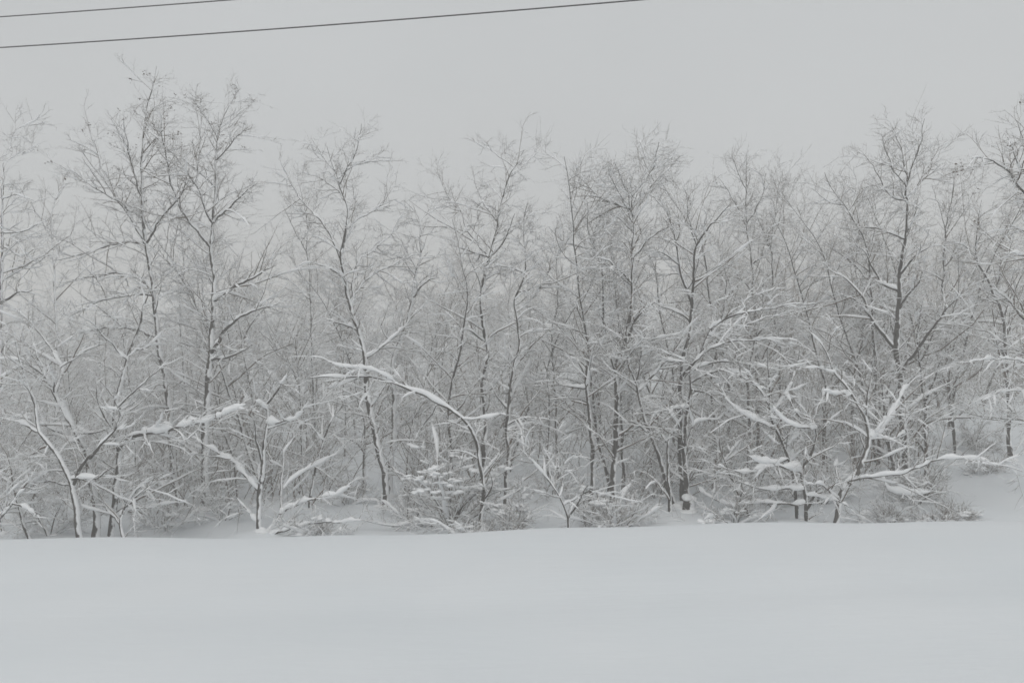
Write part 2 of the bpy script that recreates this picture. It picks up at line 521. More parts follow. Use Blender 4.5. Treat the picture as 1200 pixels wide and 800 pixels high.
def shrub(label, x, y, h, w, seed, n=8, mat=None, snow=1.5, caps=5, name="snowy_shrub", group=None, droop=-0.5, dome=False):
    rng = np.random.default_rng(seed)
    gz = float(ground_z(x, y))
    root = empty(name, (x, y, gz), label, "shrub", group)
    az = np.linspace(0, 2 * math.pi, n, endpoint=False) + rng.uniform(-.3, .3, n)
    K = 10
    P = np.zeros((n, K, 3)); P[:, 0] = np.stack([np.cos(az), np.sin(az), 0 * az], -1) * 0.06 + np.array([0, 0, -0.05])
    az = az + rng.normal(size=n) * 0.35
    tilt = rng.uniform(0.1, 1.25, n)
    d = np.stack([np.cos(az) * np.sin(tilt), np.sin(az) * np.sin(tilt), np.cos(tilt)], -1)
    L = np.where(tilt > 0.6, w, h) * rng.uniform(0.45, 1.3, n)
    for k in range(1, K):
        d = norm(d + rng.normal(size=(n, 3)) * 0.10 + np.array([0, 0, droop / K]) * (tilt[:, None]))
        P[:, k] = P[:, k - 1] + d * (L / (K - 1))[:, None]
    R = (0.006 + 0.008 * L)[:, None] * np.linspace(1, 0.3, K)[None]
    A, AR = spawn(P, R, 9, rng, 0.2, 1, 0.42 * min(w, 1.1), 0.4, (0.4, 1.1), 7, 0.15, 0.0, 0.6, 0.15, 0.4, 0.003)
    B, BR = spawn(A, AR, 8, rng, 0.15, 1, 0.22, 0.4, (0.4, 1.1), 5, 0.1, 0.0, 0.6, 0.14, 0.4, 0.0026)
    st, cr = MB(), MB()
    st.tubes(P, R, 6); cr.tubes(A, AR, 4); cr.tubes(B, BR, 3)
    s = st.build("stems", M_BARK, root); c = cr.build("crown", mat or M_TWIG, root)
    b = MB(); snow_on(b, P, R, rng, snow, 6, base=0.010, zoff=gz)
    b.build("snow", M_SNOW, s)
    b = MB(); snow_on(b, A, AR, rng, snow * 0.6, 5, base=0.007, keep=0.6, zoff=gz); snow_on(b, B, BR, rng, snow * 0.5, 4, base=0.005, keep=0.3, zoff=gz)
    if caps:
        i = rng.integers(0, len(A), caps); k = rng.integers(2, 6, caps)
        if dome:
            hi_ = np.where(A[:, 3, 2] > np.percentile(A[:, 3, 2], 66))[0]; 
            mid = A[hi_, 3]
            i = []
            for c0 in rng.choice(len(hi_), max(1, caps // 7)):
                i += list(hi_[np.argsort(np.linalg.norm(mid - mid[c0], axis=1))[:7]])
            i = np.array(i); caps = len(i); k = rng.integers(2, 5, caps)
        pp = A[i, k]; dd = norm(A[i, k + 1] - A[i, k])
        dd[:, 2] *= 0.3
        m = 5
        pp = np.repeat(pp, m, 0) + rng.normal(size=(caps * m, 3)) * np.array([.075, .06, .015])
        sc = rng.uniform(0.025, 0.075, (caps * m, 1)) * (0.95 if dome else 0.85) * np.array([[1.4, 1.2, 0.55]])
        b.lumps(pp + np.array([0, 0, 0.02]), np.repeat(dd, m, 0), sc, rng)
    b.build("snow", M_SNOW, c)
    return root

def copy_tree(o, parent=None):
    c = o.copy(); COL.objects.link(c)
    if parent: c.parent = parent
    for ch in list(o.children): copy_tree(ch, c)
    return c

# ------------------------------------------------------------------ setting
build_ground()

# ------------------------------------------------------------------ front rows of trees, left to right
# limb = ([points in photo pixels], radius or None, snow factor, own depth offset)
hero("bare tree cut off by the left edge, tiers of level snowy branches pointing right", 17.0, 0.075,
     [(-6, 640), (-4, 520), (0, 400), (2, 340), (3, 240), (6, 185)],
     [([(3, 330), (22, 318), (46, 300)],), ([(3, 270), (24, 272), (44, 262)],), ([(3, 236), (20, 228), (42, 236)],), ([(4, 200), (18, 184), (44, 176)],),
      ([(2, 360), (20, 344), (40, 340)],), ([(3, 290), (22, 300), (40, 296)],), ([(5, 180), (20, 152), (46, 146)],)], 1, 0.9, auto=8)
hero("slim pale hazy tree with wide gaps around it left of the two tallest trees", 23.0, 0.05,
     [(66, 560), (66, 420), (64, 328), (60, 252), (76, 206), (80, 180)],
     [([(66, 306), (82, 276), (96, 240)],), ([(62, 280), (44, 252), (36, 236)],), ([(62, 300), (40, 310), (20, 330)],)], 2, 0.75, auto=6, pale=True)
hero("left of the two tallest trees, leaning stem with long left limbs and a wispy spire", 18.5, 0.075,
     [(217, 640), (208, 576), (200, 520), (196, 460), (186, 400), (176, 316), (171, 284), (167, 220), (168, 156), (173, 108), (184, 58)],
     [([(171, 284), (148, 248), (124, 212), (116, 184), (102, 146)], 0.035), ([(150, 250), (140, 236), (112, 220), (72, 194)], 0.022),
      ([(172, 288), (144, 284), (104, 296), (64, 306)],), ([(176, 340), (160, 326), (132, 320), (80, 332)],), ([(180, 348), (148, 346), (112, 354), (80, 372)],),
      ([(172, 284), (192, 252), (210, 230), (222, 196)],), ([(168, 232), (156, 200), (150, 168), (142, 138)],), ([(166, 190), (180, 168), (188, 140)],),
      ([(186, 400), (160, 386), (128, 384), (84, 392)],)], 3, 1.2, auto=7, up=0.3, top=1.3, seeds=55)
hero("right of the two tallest trees, dark straight stem forking low with a fanned top", 18.0, 0.085,
     [(240, 640), (241, 584), (240, 520), (244, 460), (246, 420), (249, 380), (251, 340), (247, 292), (249, 264), (252, 220), (253, 180), (255, 142), (257, 116)],
     [([(245, 292), (220, 256), (204, 224), (196, 192), (190, 160), (186, 140)], 0.036), ([(247, 262), (228, 216), (212, 192), (194, 172)], 0.028),
      ([(228, 216), (234, 176), (237, 136)], 0.018), ([(250, 264), (272, 240), (298, 214)],), ([(252, 356), (276, 336), (304, 322), (322, 310)],),
      ([(248, 416), (264, 388), (288, 368), (328, 354)],), ([(250, 336), (240, 316), (222, 306)],), ([(253, 190), (272, 166), (290, 150)],),
      ([(254, 160), (238, 132), (222, 114)],), ([(255, 150), (268, 128), (278, 108)],), ([(246, 425), (270, 418), (296, 404)],)], 4, 1.25, auto=8, up=0.3, top=1.4, seeds=50)
hero("thin stem rising just left of the fan-topped tall tree", 21.5, 0.042,
     [(230, 640), (222, 500), (212, 376), (214, 300), (208, 240), (200, 214)],
     [([(212, 330), (196, 306), (184, 290)],), ([(214, 300), (228, 270), (236, 250)],)], 5, 0.7, auto=6)
hero("thick snow-plastered tree leaning hard to the upper left near the left edge", 15.6, 0.075,
     [(114, 640), (106, 552), (86, 500), (64, 460), (52, 440), (24, 420), (-10, 418)],
     [([(64, 462), (72, 428), (54, 400), (30, 372), (8, 356)], 0.03), ([(94, 522), (60, 500), (36, 492), (-6, 486)], 0.03, 2.2), ([(70, 430), (96, 414), (124, 402)],),
      ([(106, 540), (120, 515), (132, 505), (138, 490)],), ([(86, 500), (106, 508), (130, 500)],), ([(52, 440), (40, 405), (36, 372)],)], 6, 1.0, 1.35, auto=5, top=0.4)
hero("leaning tree with a low V fork near the left edge, its right arm crossing upwards", 15.0, 0.06,
     [(96, 642), (84, 568), (60, 520), (48, 504), (40, 470), (28, 430), (16, 390)],
     [([(84, 568), (104, 536), (132, 508), (140, 486), (138, 464)], 0.03), ([(86, 566), (52, 564), (-6, 566)], 0.02, 1.6), ([(50, 508), (28, 496), (0, 486)], 0.025),
      ([(84, 560), (110, 560), (130, 548)],), ([(60, 522), (44, 540), (30, 552)],)], 7, 0.9, 1.3, auto=5, top=0.4)
hero("crooked tree carrying one long thick snow-loaded arm reaching right", 15.8, 0.062,
     [(131, 642), (134, 584), (138, 528), (133, 500), (138, 464), (152, 412), (168, 366), (178, 330)],
     [([(138, 524), (150, 513), (172, 508), (208, 501), (244, 494), (290, 472)], 0.042, 3.3, 0.0, -0.35), ([(140, 512), (170, 516), (214, 526), (240, 552)], 0.018),
      ([(150, 420), (120, 392), (92, 366)],), ([(136, 480), (160, 466), (180, 440)],), ([(150, 415), (176, 404), (196, 384)],), ([(136, 500), (118, 478), (112, 452)],)], 8, 1.0, 1.3, auto=6, top=0.6)
hero("small crooked tree with low bowed branches sweeping right just past the snow crest", 15.2, 0.04,
     [(150, 644), (140, 612), (150, 588), (168, 566), (178, 556)],
     [([(138, 608), (150, 597), (188, 592), (226, 586)], 0.02, 1.6), ([(146, 600), (160, 584), (182, 560)], 0.014), ([(140, 612), (122, 590), (112, 570)],)], 9, 0.8, 1.3, auto=3, top=0.3)
hero("snow-heavy bough rising from the extreme lower left corner of the wood", 14.2, 0.05,
     [(-30, 640), (-10, 616), (16, 588), (34, 564), (44, 545)],
     [([(16, 588), (30, 594), (48, 604)], None, 1.6), ([(4, 600), (-4, 580), (-6, 560)],), ([(28, 572), (44, 572), (58, 566)],)], 10, 0.7, 1.8, auto=2, top=0.3)
for q, (a, b, c, sd) in enumerate([((36, 640), (22, 590), (8, 520), 11), ((60, 642), (44, 600), (30, 560), 12), ((4, 644), (-2, 590), (2, 500), 13)]):
    hero(["thin dark sapling under the leaning trees at the left, tilted towards the left edge",
          "short thin sapling between the snow-heavy corner bough and the low V fork",
          "dark slender stem at the very left edge behind the corner bough"][q], 15.4 + q * .5, 0.032, [a, b, c], [], sd, 1.0, 1.1, auto=6, top=0.8)
hero("slim dark stem with sprays standing between the leaning trees and the tall pair", 20.5, 0.045,
     [(160, 600), (158, 500), (150, 430), (140, 380), (120, 340)],
     [([(150, 430), (176, 396), (200, 376)],), ([(152, 450), (126, 430), (100, 420)],)], 14, 0.9, auto=7)
hero("twisted snow-laden small tree forked like a candelabra just beyond the crest", 15.6, 0.055,
     [(308, 640), (304, 612), (304, 576), (308, 540), (311, 500), (316, 466), (322, 440)],
     [([(304, 574), (280, 548), (262, 534), (224, 511)], 0.03, 2.6), ([(306, 614), (290, 598), (277, 584)], 0.02, 1.8),
      ([(310, 634), (328, 600), (331, 560), (332, 528), (346, 500)], 0.03, 1.4), ([(332, 572), (350, 556), (370, 545), (398, 530)], 0.022, 3.2),
      ([(316, 630), (330, 622), (360, 614), (400, 612), (424, 608)], 0.022, 2.2), ([(328, 602), (350, 590), (384, 582), (412, 570)], 0.02, 2.4),
      ([(316, 476), (326, 456), (338, 434)], 0.02, 1.4), ([(316, 480), (306, 474), (298, 470)], 0.02, 3.0), ([(328, 500), (340, 492), (356, 483)], 0.02, 2.5),
      ([(332, 530), (344, 514), (352, 494)], 0.018, 2.0), ([(308, 540), (300, 510), (298, 492)],), ([(270, 538), (246, 534), (220, 530)], 0.014, 1.6)], 15, 0.55, 1.3, auto=3, lump=1.8, top=0.4)
hero("hazy straight stem seen left of the long arched snow bough", 24.0, 0.05,
     [(372, 560), (368, 460), (364, 360), (361, 296), (359, 257), (352, 215), (338, 190)],
     [([(361, 300), (346, 270), (330, 240)],), ([(360, 262), (372, 230), (380, 206)],), ([(364, 350), (340, 330), (318, 322)],)], 16, 0.8, auto=8)
hero("hazy leaning stem above the candelabra-shaped small tree", 22.5, 0.045,
     [(300, 560), (296, 470), (284, 400), (276, 340), (286, 290)],
     [([(284, 400), (300, 372), (322, 350)],), ([(278, 350), (266, 320), (258, 300)],)], 17, 0.75, auto=8)
hero("dark wavy-stemmed tree standing behind the arched snow bough, crown spreading evenly", 18.0, 0.078,
     [(452, 600), (450, 560), (444, 532), (436, 492), (430, 456), (428, 420), (421, 392), (411, 365), (405, 331), (401, 300), (407, 254), (400, 212), (388, 176), (384, 160)],
     [([(401, 300), (380, 264), (352, 233), (333, 200)], 0.026), ([(410, 268), (430, 250), (466, 232)],), ([(412, 352), (433, 324), (464, 310), (490, 296)], 0.028),
      ([(411, 358), (419, 310), (440, 292), (470, 262)], 0.026), ([(405, 338), (391, 317), (364, 308)],), ([(430, 424), (456, 400), (480, 376), (494, 356)], 0.034),
      ([(400, 216), (416, 180), (424, 146)],), ([(398, 208), (416, 194), (450, 186)],), ([(396, 200), (378, 184), (364, 160)],), ([(404, 236), (384, 214), (362, 204)],),
      ([(418, 388), (400, 378), (376, 374)],)], 18, 1.1, auto=8, up=0.25, top=1.3)
hero("pale snow-coated trunk standing close right of the wavy-stemmed tree", 19.5, 0.075,
     [(457, 590), (458, 544), (462, 492), (461, 440), (466, 408), (480, 373), (485, 331), (492, 296), (491, 257), (474, 232)],
     [([(491, 262), (504, 246), (524, 228)],), ([(484, 345), (500, 330), (516, 326)],), ([(466, 410), (450, 390), (444, 366)],), ([(488, 320), (470, 302), (452, 296)],)], 19, 0.9, auto=7, pale=True)
hero("small tree bent into a long snow-topped arch pointing left", 15.6, 0.047,
     [(558, 640), (567, 590), (566, 556), (558, 516), (545, 492), (516, 472), (488, 458), (460, 447), (428, 441), (396, 441), (364, 442)],
     [([(466, 449), (440, 434), (412, 430), (390, 424)], 0.014, 1.2), ([(428, 441), (402, 450), (384, 456)], 0.012, 1.6), ([(516, 472), (506, 486), (492, 502)], 0.012),
      ([(545, 492), (566, 490), (590, 484)], 0.010, 1.1), ([(566, 556), (578, 540), (590, 520)],), ([(440, 441), (430, 462), (420, 480)], 0.01),
      ([(567, 590), (576, 566), (572, 548)], 0.015)], 20, 0.7, 1.5, auto=0, lump=1.0, tip=0.012, top=0)
hero("tree with a pale lower trunk and dark crooked middle right of the long arch", 18.4, 0.07,
     [(566, 590), (567, 540), (568, 488), (566, 448), (572, 412), (566, 380), (564, 348), (568, 320), (574, 304), (580, 275), (590, 229), (597, 202), (606, 184), (614, 164)],
     [([(573, 303), (545, 292), (527, 286)],), ([(560, 298), (548, 270), (541, 250), (527, 233), (510, 200)], 0.022), ([(574, 304), (592, 280), (604, 250)],), ([(597, 194), (580, 180), (564, 168)],),
      ([(594, 210), (612, 196), (628, 176)],), ([(566, 330), (586, 318), (612, 306)],), ([(584, 260), (566, 238), (556, 212)],), ([(566, 400), (548, 386), (528, 382)],)], 21, 1.1, auto=7, top=1.2)
hero("dark S-curved stem forking towards the right, beside the pale-footed tree", 18.0, 0.055,
     [(592, 610), (593, 560), (596, 492), (600, 440), (608, 408), (606, 370), (603, 352), (613, 322), (613, 270), (618, 236)],
     [([(607, 368), (628, 344), (650, 306), (660, 290)], 0.026), ([(604, 430), (620, 405), (634, 392)],), ([(612, 322), (594, 312), (566, 314)],), ([(597, 480), (580, 460), (574, 440)],), ([(614, 285), (628, 262), (636, 246)],)], 22, 1.1, auto=8, top=1.1)
hero("slim dark tree whose top bends far left, standing left of the round-crowned tree", 17.6, 0.055,
     [(693, 610), (694, 560), (694, 520), (688, 448), (690, 420), (703, 396), (708, 354), (703, 310), (692, 294), (663, 282), (643, 264)],
     [([(704, 394), (722, 366), (742, 344)],), ([(703, 312), (690, 270), (688, 236)],), ([(690, 440), (676, 424), (662, 416)],), ([(692, 296), (700, 262), (716, 236)],), ([(663, 282), (650, 290), (628, 292)],),
      ([(688, 452), (672, 454), (642, 448)], None, 1.6)], 23, 1.1, auto=8, top=0.8)
hero("round-crowned tree with dense twigs fanning over the middle of the wood", 17.4, 0.075,
     [(718, 610), (719, 560), (720, 536), (724, 472), (722, 440), (734, 392), (740, 354), (742, 288), (743, 250), (742, 226), (739, 204)],
     [([(743, 252), (752, 230), (778, 203), (796, 184)], 0.03), ([(741, 246), (705, 232), (672, 210)], 0.03), ([(743, 250), (730, 214), (722, 190)],), ([(744, 244), (756, 196), (750, 164)],), ([(722, 440), (714, 418), (700, 400)],),
      ([(724, 466), (740, 446), (764, 432)],), ([(742, 300), (760, 280), (790, 262)],), ([(741, 330), (718, 310), (696, 300)],), ([(734, 392), (752, 366), (770, 352)],), ([(742, 272), (718, 252), (698, 254)],),
      ([(742, 230), (766, 196), (772, 166)],), ([(741, 262), (722, 220), (712, 196)],)], 24, 1.5, auto=10, up=0.35, top=1.8)
hero("second dark stem close behind the round-crowned tree's foot", 18.6, 0.05,
     [(730, 600), (730, 566), (728, 480), (727, 408), (722, 350), (716, 300)],
     [([(728, 440), (740, 420), (754, 404)],), ([(727, 408), (712, 388), (700, 372)],)], 25, 0.9, auto=7)
hero("leaning trunk with a white upper side slanting down to the round stump", 16.9, 0.06,
     [(793, 606), (784, 575), (768, 524), (754, 480), (744, 446), (732, 410), (728, 376)],
     [([(752, 456), (784, 418), (806, 396), (830, 374)], 0.026, 1.6), ([(764, 510), (748, 498), (732, 494)],), ([(748, 460), (730, 444), (712, 438)],), ([(745, 448), (752, 420), (750, 392)],)], 26, 0.9, 1.3, auto=0, top=0.6)
hero("dark upright tree with a wide V of limbs rising behind the round stump", 17.2, 0.075,
     [(801, 604), (800, 560), (798, 480), (800, 432), (808, 392), (810, 360), (806, 340), (796, 312), (791, 281), (782, 250), (768, 232)],
     [([(809, 362), (817, 288), (841, 256), (856, 240)], 0.032), ([(800, 440), (822, 412), (836, 380)],), ([(798, 480), (776, 466), (752, 468)],), ([(796, 312), (776, 296), (756, 292)],),
      ([(792, 286), (806, 252), (812, 222)],), ([(800, 470), (824, 452), (850, 448)], None, 1.6), ([(808, 380), (786, 362), (766, 356)],), ([(817, 290), (808, 262), (806, 240)],)], 27, 1.1, auto=8, top=1.1)
hero("small Y-forked tree just left of the dark upright tree's foot", 16.4, 0.04,
     [(786, 610), (784, 568), (782, 520), (790, 504), (797, 492), (800, 470)],
     [([(802, 545), (812, 500), (826, 492), (840, 490), (856, 478)], 0.016, 1.8, -0.3), ([(783, 522), (772, 506), (752, 494)],)], 28, 0.8, 1.3, auto=0, top=0.4)
hero("weeping tree with stacked snow-covered boughs arching to the right", 16.8, 0.065,
     [(806, 610), (804, 540), (806, 470), (812, 430), (822, 406), (834, 386)],
     [([(820, 408), (845, 378), (870, 355), (892, 343), (922, 336)], 0.02, 1.2), ([(814, 424), (840, 404), (880, 399), (934, 398)], 0.02, 1.5), ([(812, 432), (840, 424), (870, 424), (905, 430)], 0.02, 1.4),
      ([(810, 446), (836, 436), (866, 436), (900, 446)], 0.018, 1.3), ([(828, 394), (850, 392), (886, 376), (926, 366)], 0.018, 1.2), ([(808, 458), (830, 462), (850, 476), (870, 490)], 0.018, 1.3),
      ([(832, 388), (838, 366), (836, 348)],), ([(812, 430), (796, 424), (770, 420)], None, 1.8), ([(806, 480), (786, 478), (762, 484)], None, 1.6), ([(834, 386), (862, 370), (900, 362), (940, 356)], 0.018, 1.2)], 29, 0.9, 1.2, auto=4, up=0.05, top=0.5)
hero("thin upright sapling with a forked foot between the slim left-bent tree and shrubs", 14.9, 0.026,
     [(668, 640), (664, 604), (656, 584), (640, 560), (622, 540), (606, 526)],
     [([(656, 584), (661, 560), (672, 536)], 0.014), ([(664, 606), (676, 588), (690, 568)],), ([(646, 568), (652, 548), (650, 536)],), ([(658, 590), (680, 580), (702, 570)],)], 30, 0.9, 1.4, auto=3, top=0.5)
hero("hazy fan-topped tree right of the dark upright tree, above the weeping boughs", 21.5, 0.055,
     [(888, 560), (888, 440), (884, 360), (882, 309), (876, 270), (875, 221), (873, 172)],
     [([(876, 270), (860, 236), (842, 210)],), ([(876, 262), (892, 232), (898, 204)],), ([(883, 310), (904, 284), (920, 262)],), ([(875, 225), (864, 200), (858, 182)],), ([(884, 340), (862, 320), (846, 310)],)], 31, 1.1, auto=9, up=0.4, top=1.5)
hero("faint broom-topped tree in the haze next to the open sky notch at the right", 23.5, 0.05,
     [(916, 560), (914, 440), (908, 360), (904, 290), (910, 240), (918, 192)],
     [([(905, 300), (890, 262), (884, 240)],), ([(906, 270), (922, 240), (932, 212)],), ([(908, 330), (930, 300), (944, 284)],)], 32, 1.1, auto=9, up=0.45, top=1.6)
hero("low broad tree with long snowy arms sweeping left, just past the crest at right", 15.2, 0.046,
     [(948, 630), (944, 590), (940, 558), (950, 534), (958, 512), (952, 496), (938, 488)],
     [([(940, 556), (916, 546), (896, 541), (876, 534)], 0.026, 2.4), ([(924, 538), (900, 548), (872, 554), (830, 542)], 0.02, 1.8, 0.0), ([(942, 592), (900, 590), (856, 590), (830, 580), (818, 568)], 0.022, 2.0),
      ([(954, 505), (936, 500), (914, 486), (904, 476)], 0.022, 2.4), ([(908, 500), (882, 490), (860, 476), (846, 456), (840, 426)], 0.018, 1.2, 0.0), ([(946, 594), (960, 570), (972, 560)],),
      ([(944, 570), (918, 572), (890, 574), (862, 562)], 0.02, 1.8), ([(940, 488), (926, 470), (918, 456)], 0.018, 2.2), ([(942, 578), (974, 584), (1000, 594)], 0.016, 1.5)], 33, 0.7, 1.6, auto=3, up=0.05, lump=1.8, top=0.3)
hero("slim tree with one white curved horn of snow above the broad low tree", 15.8, 0.045,
     [(934, 630), (932, 577), (924, 532), (908, 500), (902, 480), (900, 440), (898, 410)],
     [([(904, 484), (920, 462), (930, 440), (936, 408)], 0.022, 3.0), ([(902, 472), (884, 450), (868, 440), (864, 420)], 0.016, 1.6), ([(901, 455), (886, 452), (870, 446)],), ([(908, 500), (892, 492), (880, 480)],),
      ([(922, 524), (944, 500), (962, 470), (966, 452)], 0.016)], 34, 0.7, 1.4, auto=4, lump=1.4, top=0.5)
hero("leaning sapling low behind the left-sweeping snowy arms", 16.2, 0.04,
     [(882, 620), (871, 592), (858, 560), (846, 530), (842, 500)],
     [([(862, 570), (846, 560), (830, 556)],), ([(850, 540), (862, 522), (872, 512)],)], 35, 1.0, 1.3, auto=5, top=0.6)
hero("low forked tree holding a big snow wedge, right arm bowed over the slope", 15.0, 0.056,
     [(978, 628), (983, 590), (990, 570), (1006, 552), (1014, 532), (1020, 514), (1013, 488), (996, 458), (980, 438), (966, 410), (948, 386)],
     [([(1018, 514), (1034, 500), (1050, 478), (1064, 448)], 0.03, 3.4), ([(992, 566), (1010, 560), (1056, 556), (1090, 542), (1136, 536), (1200, 552)], 0.02, 1.1), ([(1030, 556), (1040, 570), (1060, 578), (1090, 577)], 0.016, 1.8, 0.0),
      ([(984, 580), (980, 552), (982, 534)], 0.025, 2.2), ([(1014, 532), (1008, 508), (1004, 490)], 0.02, 1.6), ([(1013, 488), (1018, 458), (1024, 430)],), ([(996, 460), (976, 460), (962, 456)], None, 2.2),
      ([(984, 590), (966, 570), (950, 566)],), ([(1020, 516), (1044, 512), (1064, 506)], None, 1.6), ([(966, 412), (976, 392), (990, 378)],)], 36, 0.7, 1.7, auto=3, lump=2.0, top=0.6, pale=True)
hero("tall tree with a knee-bent upper stem, its top forking into upright rods", 17.6, 0.085,
     [(1066, 590), (1062, 544), (1058, 492), (1055, 440), (1050, 400), (1053, 370), (1056, 310), (1061, 275), (1065, 240), (1062, 220), (1069, 190), (1074, 158)],
     [([(1064, 236), (1044, 230), (1027, 202), (1012, 176)],), ([(1062, 212), (1058, 184), (1046, 152)], 0.022), ([(1066, 233), (1086, 202), (1096, 170)], 0.022), ([(1060, 278), (1030, 268), (1008, 268)],),
      ([(1050, 412), (1036, 392), (1023, 376), (1009, 345), (988, 324), (966, 314)], 0.045), ([(1055, 440), (1084, 396), (1104, 368), (1128, 342)], 0.036, 1.6), ([(1063, 222), (1048, 200), (1034, 160)],),
      ([(1056, 320), (1074, 300), (1096, 286)],), ([(1054, 360), (1072, 336), (1080, 318)],), ([(1066, 196), (1078, 168), (1082, 140)],), ([(1055, 345), (1034, 330), (1016, 300), (1000, 280)],)], 37, 1.15, auto=8, up=0.4, top=1.5)
hero("slender tree left of the knee-bent tree, thin limbs rising towards the sky notch", 19.5, 0.055,
     [(1030, 570), (1028, 480), (1024, 400), (1020, 340), (1016, 290), (995, 247), (976, 219), (966, 196)],
     [([(1018, 300), (1026, 262), (1028, 236)],), ([(998, 252), (1004, 222), (1000, 196)],), ([(1022, 370), (1000, 350), (980, 344)],), ([(990, 240), (970, 236), (952, 222)],), ([(1020, 330), (996, 306), (964, 286)],)], 38, 1.1, auto=9, up=0.4, top=1.5)
hero("pair-like dark stem standing right of the knee-bent tree's foot", 18.2, 0.048,
     [(1086, 580), (1085, 536), (1084, 480), (1078, 424), (1074, 390), (1082, 350)],
     [([(1085, 530), (1070, 506), (1064, 486)],), ([(1084, 470), (1096, 440), (1104, 416)],), ([(1078, 424), (1092, 396), (1098, 380)],)], 39, 0.9, auto=6)
hero("leaning dark trunk with bare foot above the dark brushy mound at right", 17.2, 0.05,
     [(1060, 586), (1050, 556), (1042, 520), (1036, 470), (1026, 420)],
     [([(1042, 520), (1028, 500), (1018, 480)],), ([(1036, 470), (1046, 440), (1056, 424)],)], 40, 0.9, auto=6)
hero("hazy tree with a slim spire between the knee-bent tree and the right edge", 22.5, 0.055,
     [(1116, 540), (1112, 440), (1106, 360), (1106, 303), (1109, 271), (1115, 235), (1119, 190)],
     [([(1110, 268), (1100, 240), (1092, 216)],), ([(1113, 246), (1132, 222), (1142, 204)],), ([(1107, 310), (1124, 292), (1136, 280)],), ([(1107, 330), (1086, 318), (1072, 316)],)], 41, 1.0, auto=8, up=0.4, top=1.3)
hero("dark-forked stem bending in the thicket near the right edge", 19.5, 0.058,
     [(1184, 540), (1182, 470), (1179, 420), (1176, 376), (1163, 341), (1144, 300), (1145, 262), (1150, 230)],
     [([(1177, 380), (1184, 340), (1190, 310)],), ([(1164, 345), (1172, 318), (1170, 296)],), ([(1148, 306), (1132, 290), (1118, 286)],), ([(1179, 420), (1160, 400), (1134, 392)],)], 42, 1.2, auto=9, top=1.0)
hero("tree leaning in over the right edge with a dark twiggy top and long snowy arms", 15.6, 0.085,
     [(1262, 640), (1254, 540), (1248, 440), (1238, 340), (1232, 260), (1226, 180), (1222, 120)],
     [([(1234, 262), (1197, 219), (1177, 198), (1160, 186), (1138, 184)], 0.034), ([(1246, 430), (1196, 412), (1160, 392), (1118, 378)], 0.018, 1.0), ([(1250, 500), (1196, 492), (1144, 486), (1110, 474)], 0.02, 1.2),
      ([(1247, 440), (1200, 424), (1170, 420), (1132, 424)], 0.018, 1.4), ([(1248, 470), (1214, 462), (1180, 458), (1150, 470)], 0.018, 1.4), ([(1236, 320), (1204, 300), (1176, 296)], None, 1.8), ([(1226, 190), (1204, 170), (1190, 140)],),
      ([(1236, 300), (1200, 270), (1176, 264)],), ([(1244, 400), (1206, 376), (1180, 350), (1160, 330)],), ([(1228, 220), (1200, 200), (1180, 160)],)], 43, 1.3, 1.3, auto=8, top=1.2, seeds=30)
hero("slim stem rising through the brush left of the sloping bank at right", 20.5, 0.042,
     [(1122, 560), (1118, 500), (1112, 450), (1120, 400), (1130, 372)],
     [([(1114, 460), (1098, 440), (1090, 424)],), ([(1113, 445), (1128, 424), (1144, 410)],)], 44, 0.9, auto=6)
hero("thin tree in the gap between the S-curved stem and the left-bent tree", 21.0, 0.045,
     [(654, 560), (652, 470), (648, 400), (654, 340), (650, 290), (644, 266)],
     [([(650, 400), (634, 376), (620, 366)],), ([(653, 350), (668, 324), (676, 306)],)], 45, 0.8, auto=8)
hero("hazy sapling cluster stem between the arch's tip and the candelabra tree", 19.8, 0.034,
     [(352, 580), (354, 500), (350, 440), (344, 400), (330, 372)],
     [([(350, 440), (362, 416), (368, 396)],), ([(353, 470), (340, 452), (332, 440)],)], 46, 0.8, auto=5)
hero("crooked hazy stem leaning right under the tip of the arch", 17.6, 0.03,
     [(364, 600), (372, 540), (384, 500), (400, 474), (406, 452)],
     [([(378, 515), (364, 500), (352, 496)], None, 1.6), ([(398, 476), (410, 470), (424, 468)],)], 47, 0.7, 1.3, auto=3, top=0.5)
hero("dark thin stem behind the weeping boughs with a spotted look", 20.0, 0.05,
     [(838, 590), (838, 520), (834, 450), (842, 390), (850, 340), (846, 300)],
     [([(836, 460), (820, 440), (812, 424)],), ([(842, 392), (860, 370), (870, 352)],)], 48, 0.9, auto=7)
hero("dark upright stem behind the slim tree with the snow horn", 20.2, 0.055,
     [(880, 580), (878, 500), (876, 440), (884, 400), (892, 370), (894, 330)],
     [([(877, 450), (862, 430), (858, 410)],), ([(886, 396), (902, 376), (914, 366)],)], 49, 0.9, auto=7)
hero("dark stem crowded behind the big snow wedge of the low forked tree", 19.8, 0.055,
     [(1000, 580), (1000, 500), (1002, 440), (1010, 400), (1008, 360), (1002, 330)],
     [([(1002, 440), (986, 418), (978, 400)],), ([(1008, 400), (1022, 376), (1030, 360)],)], 50, 1.0, auto=7)

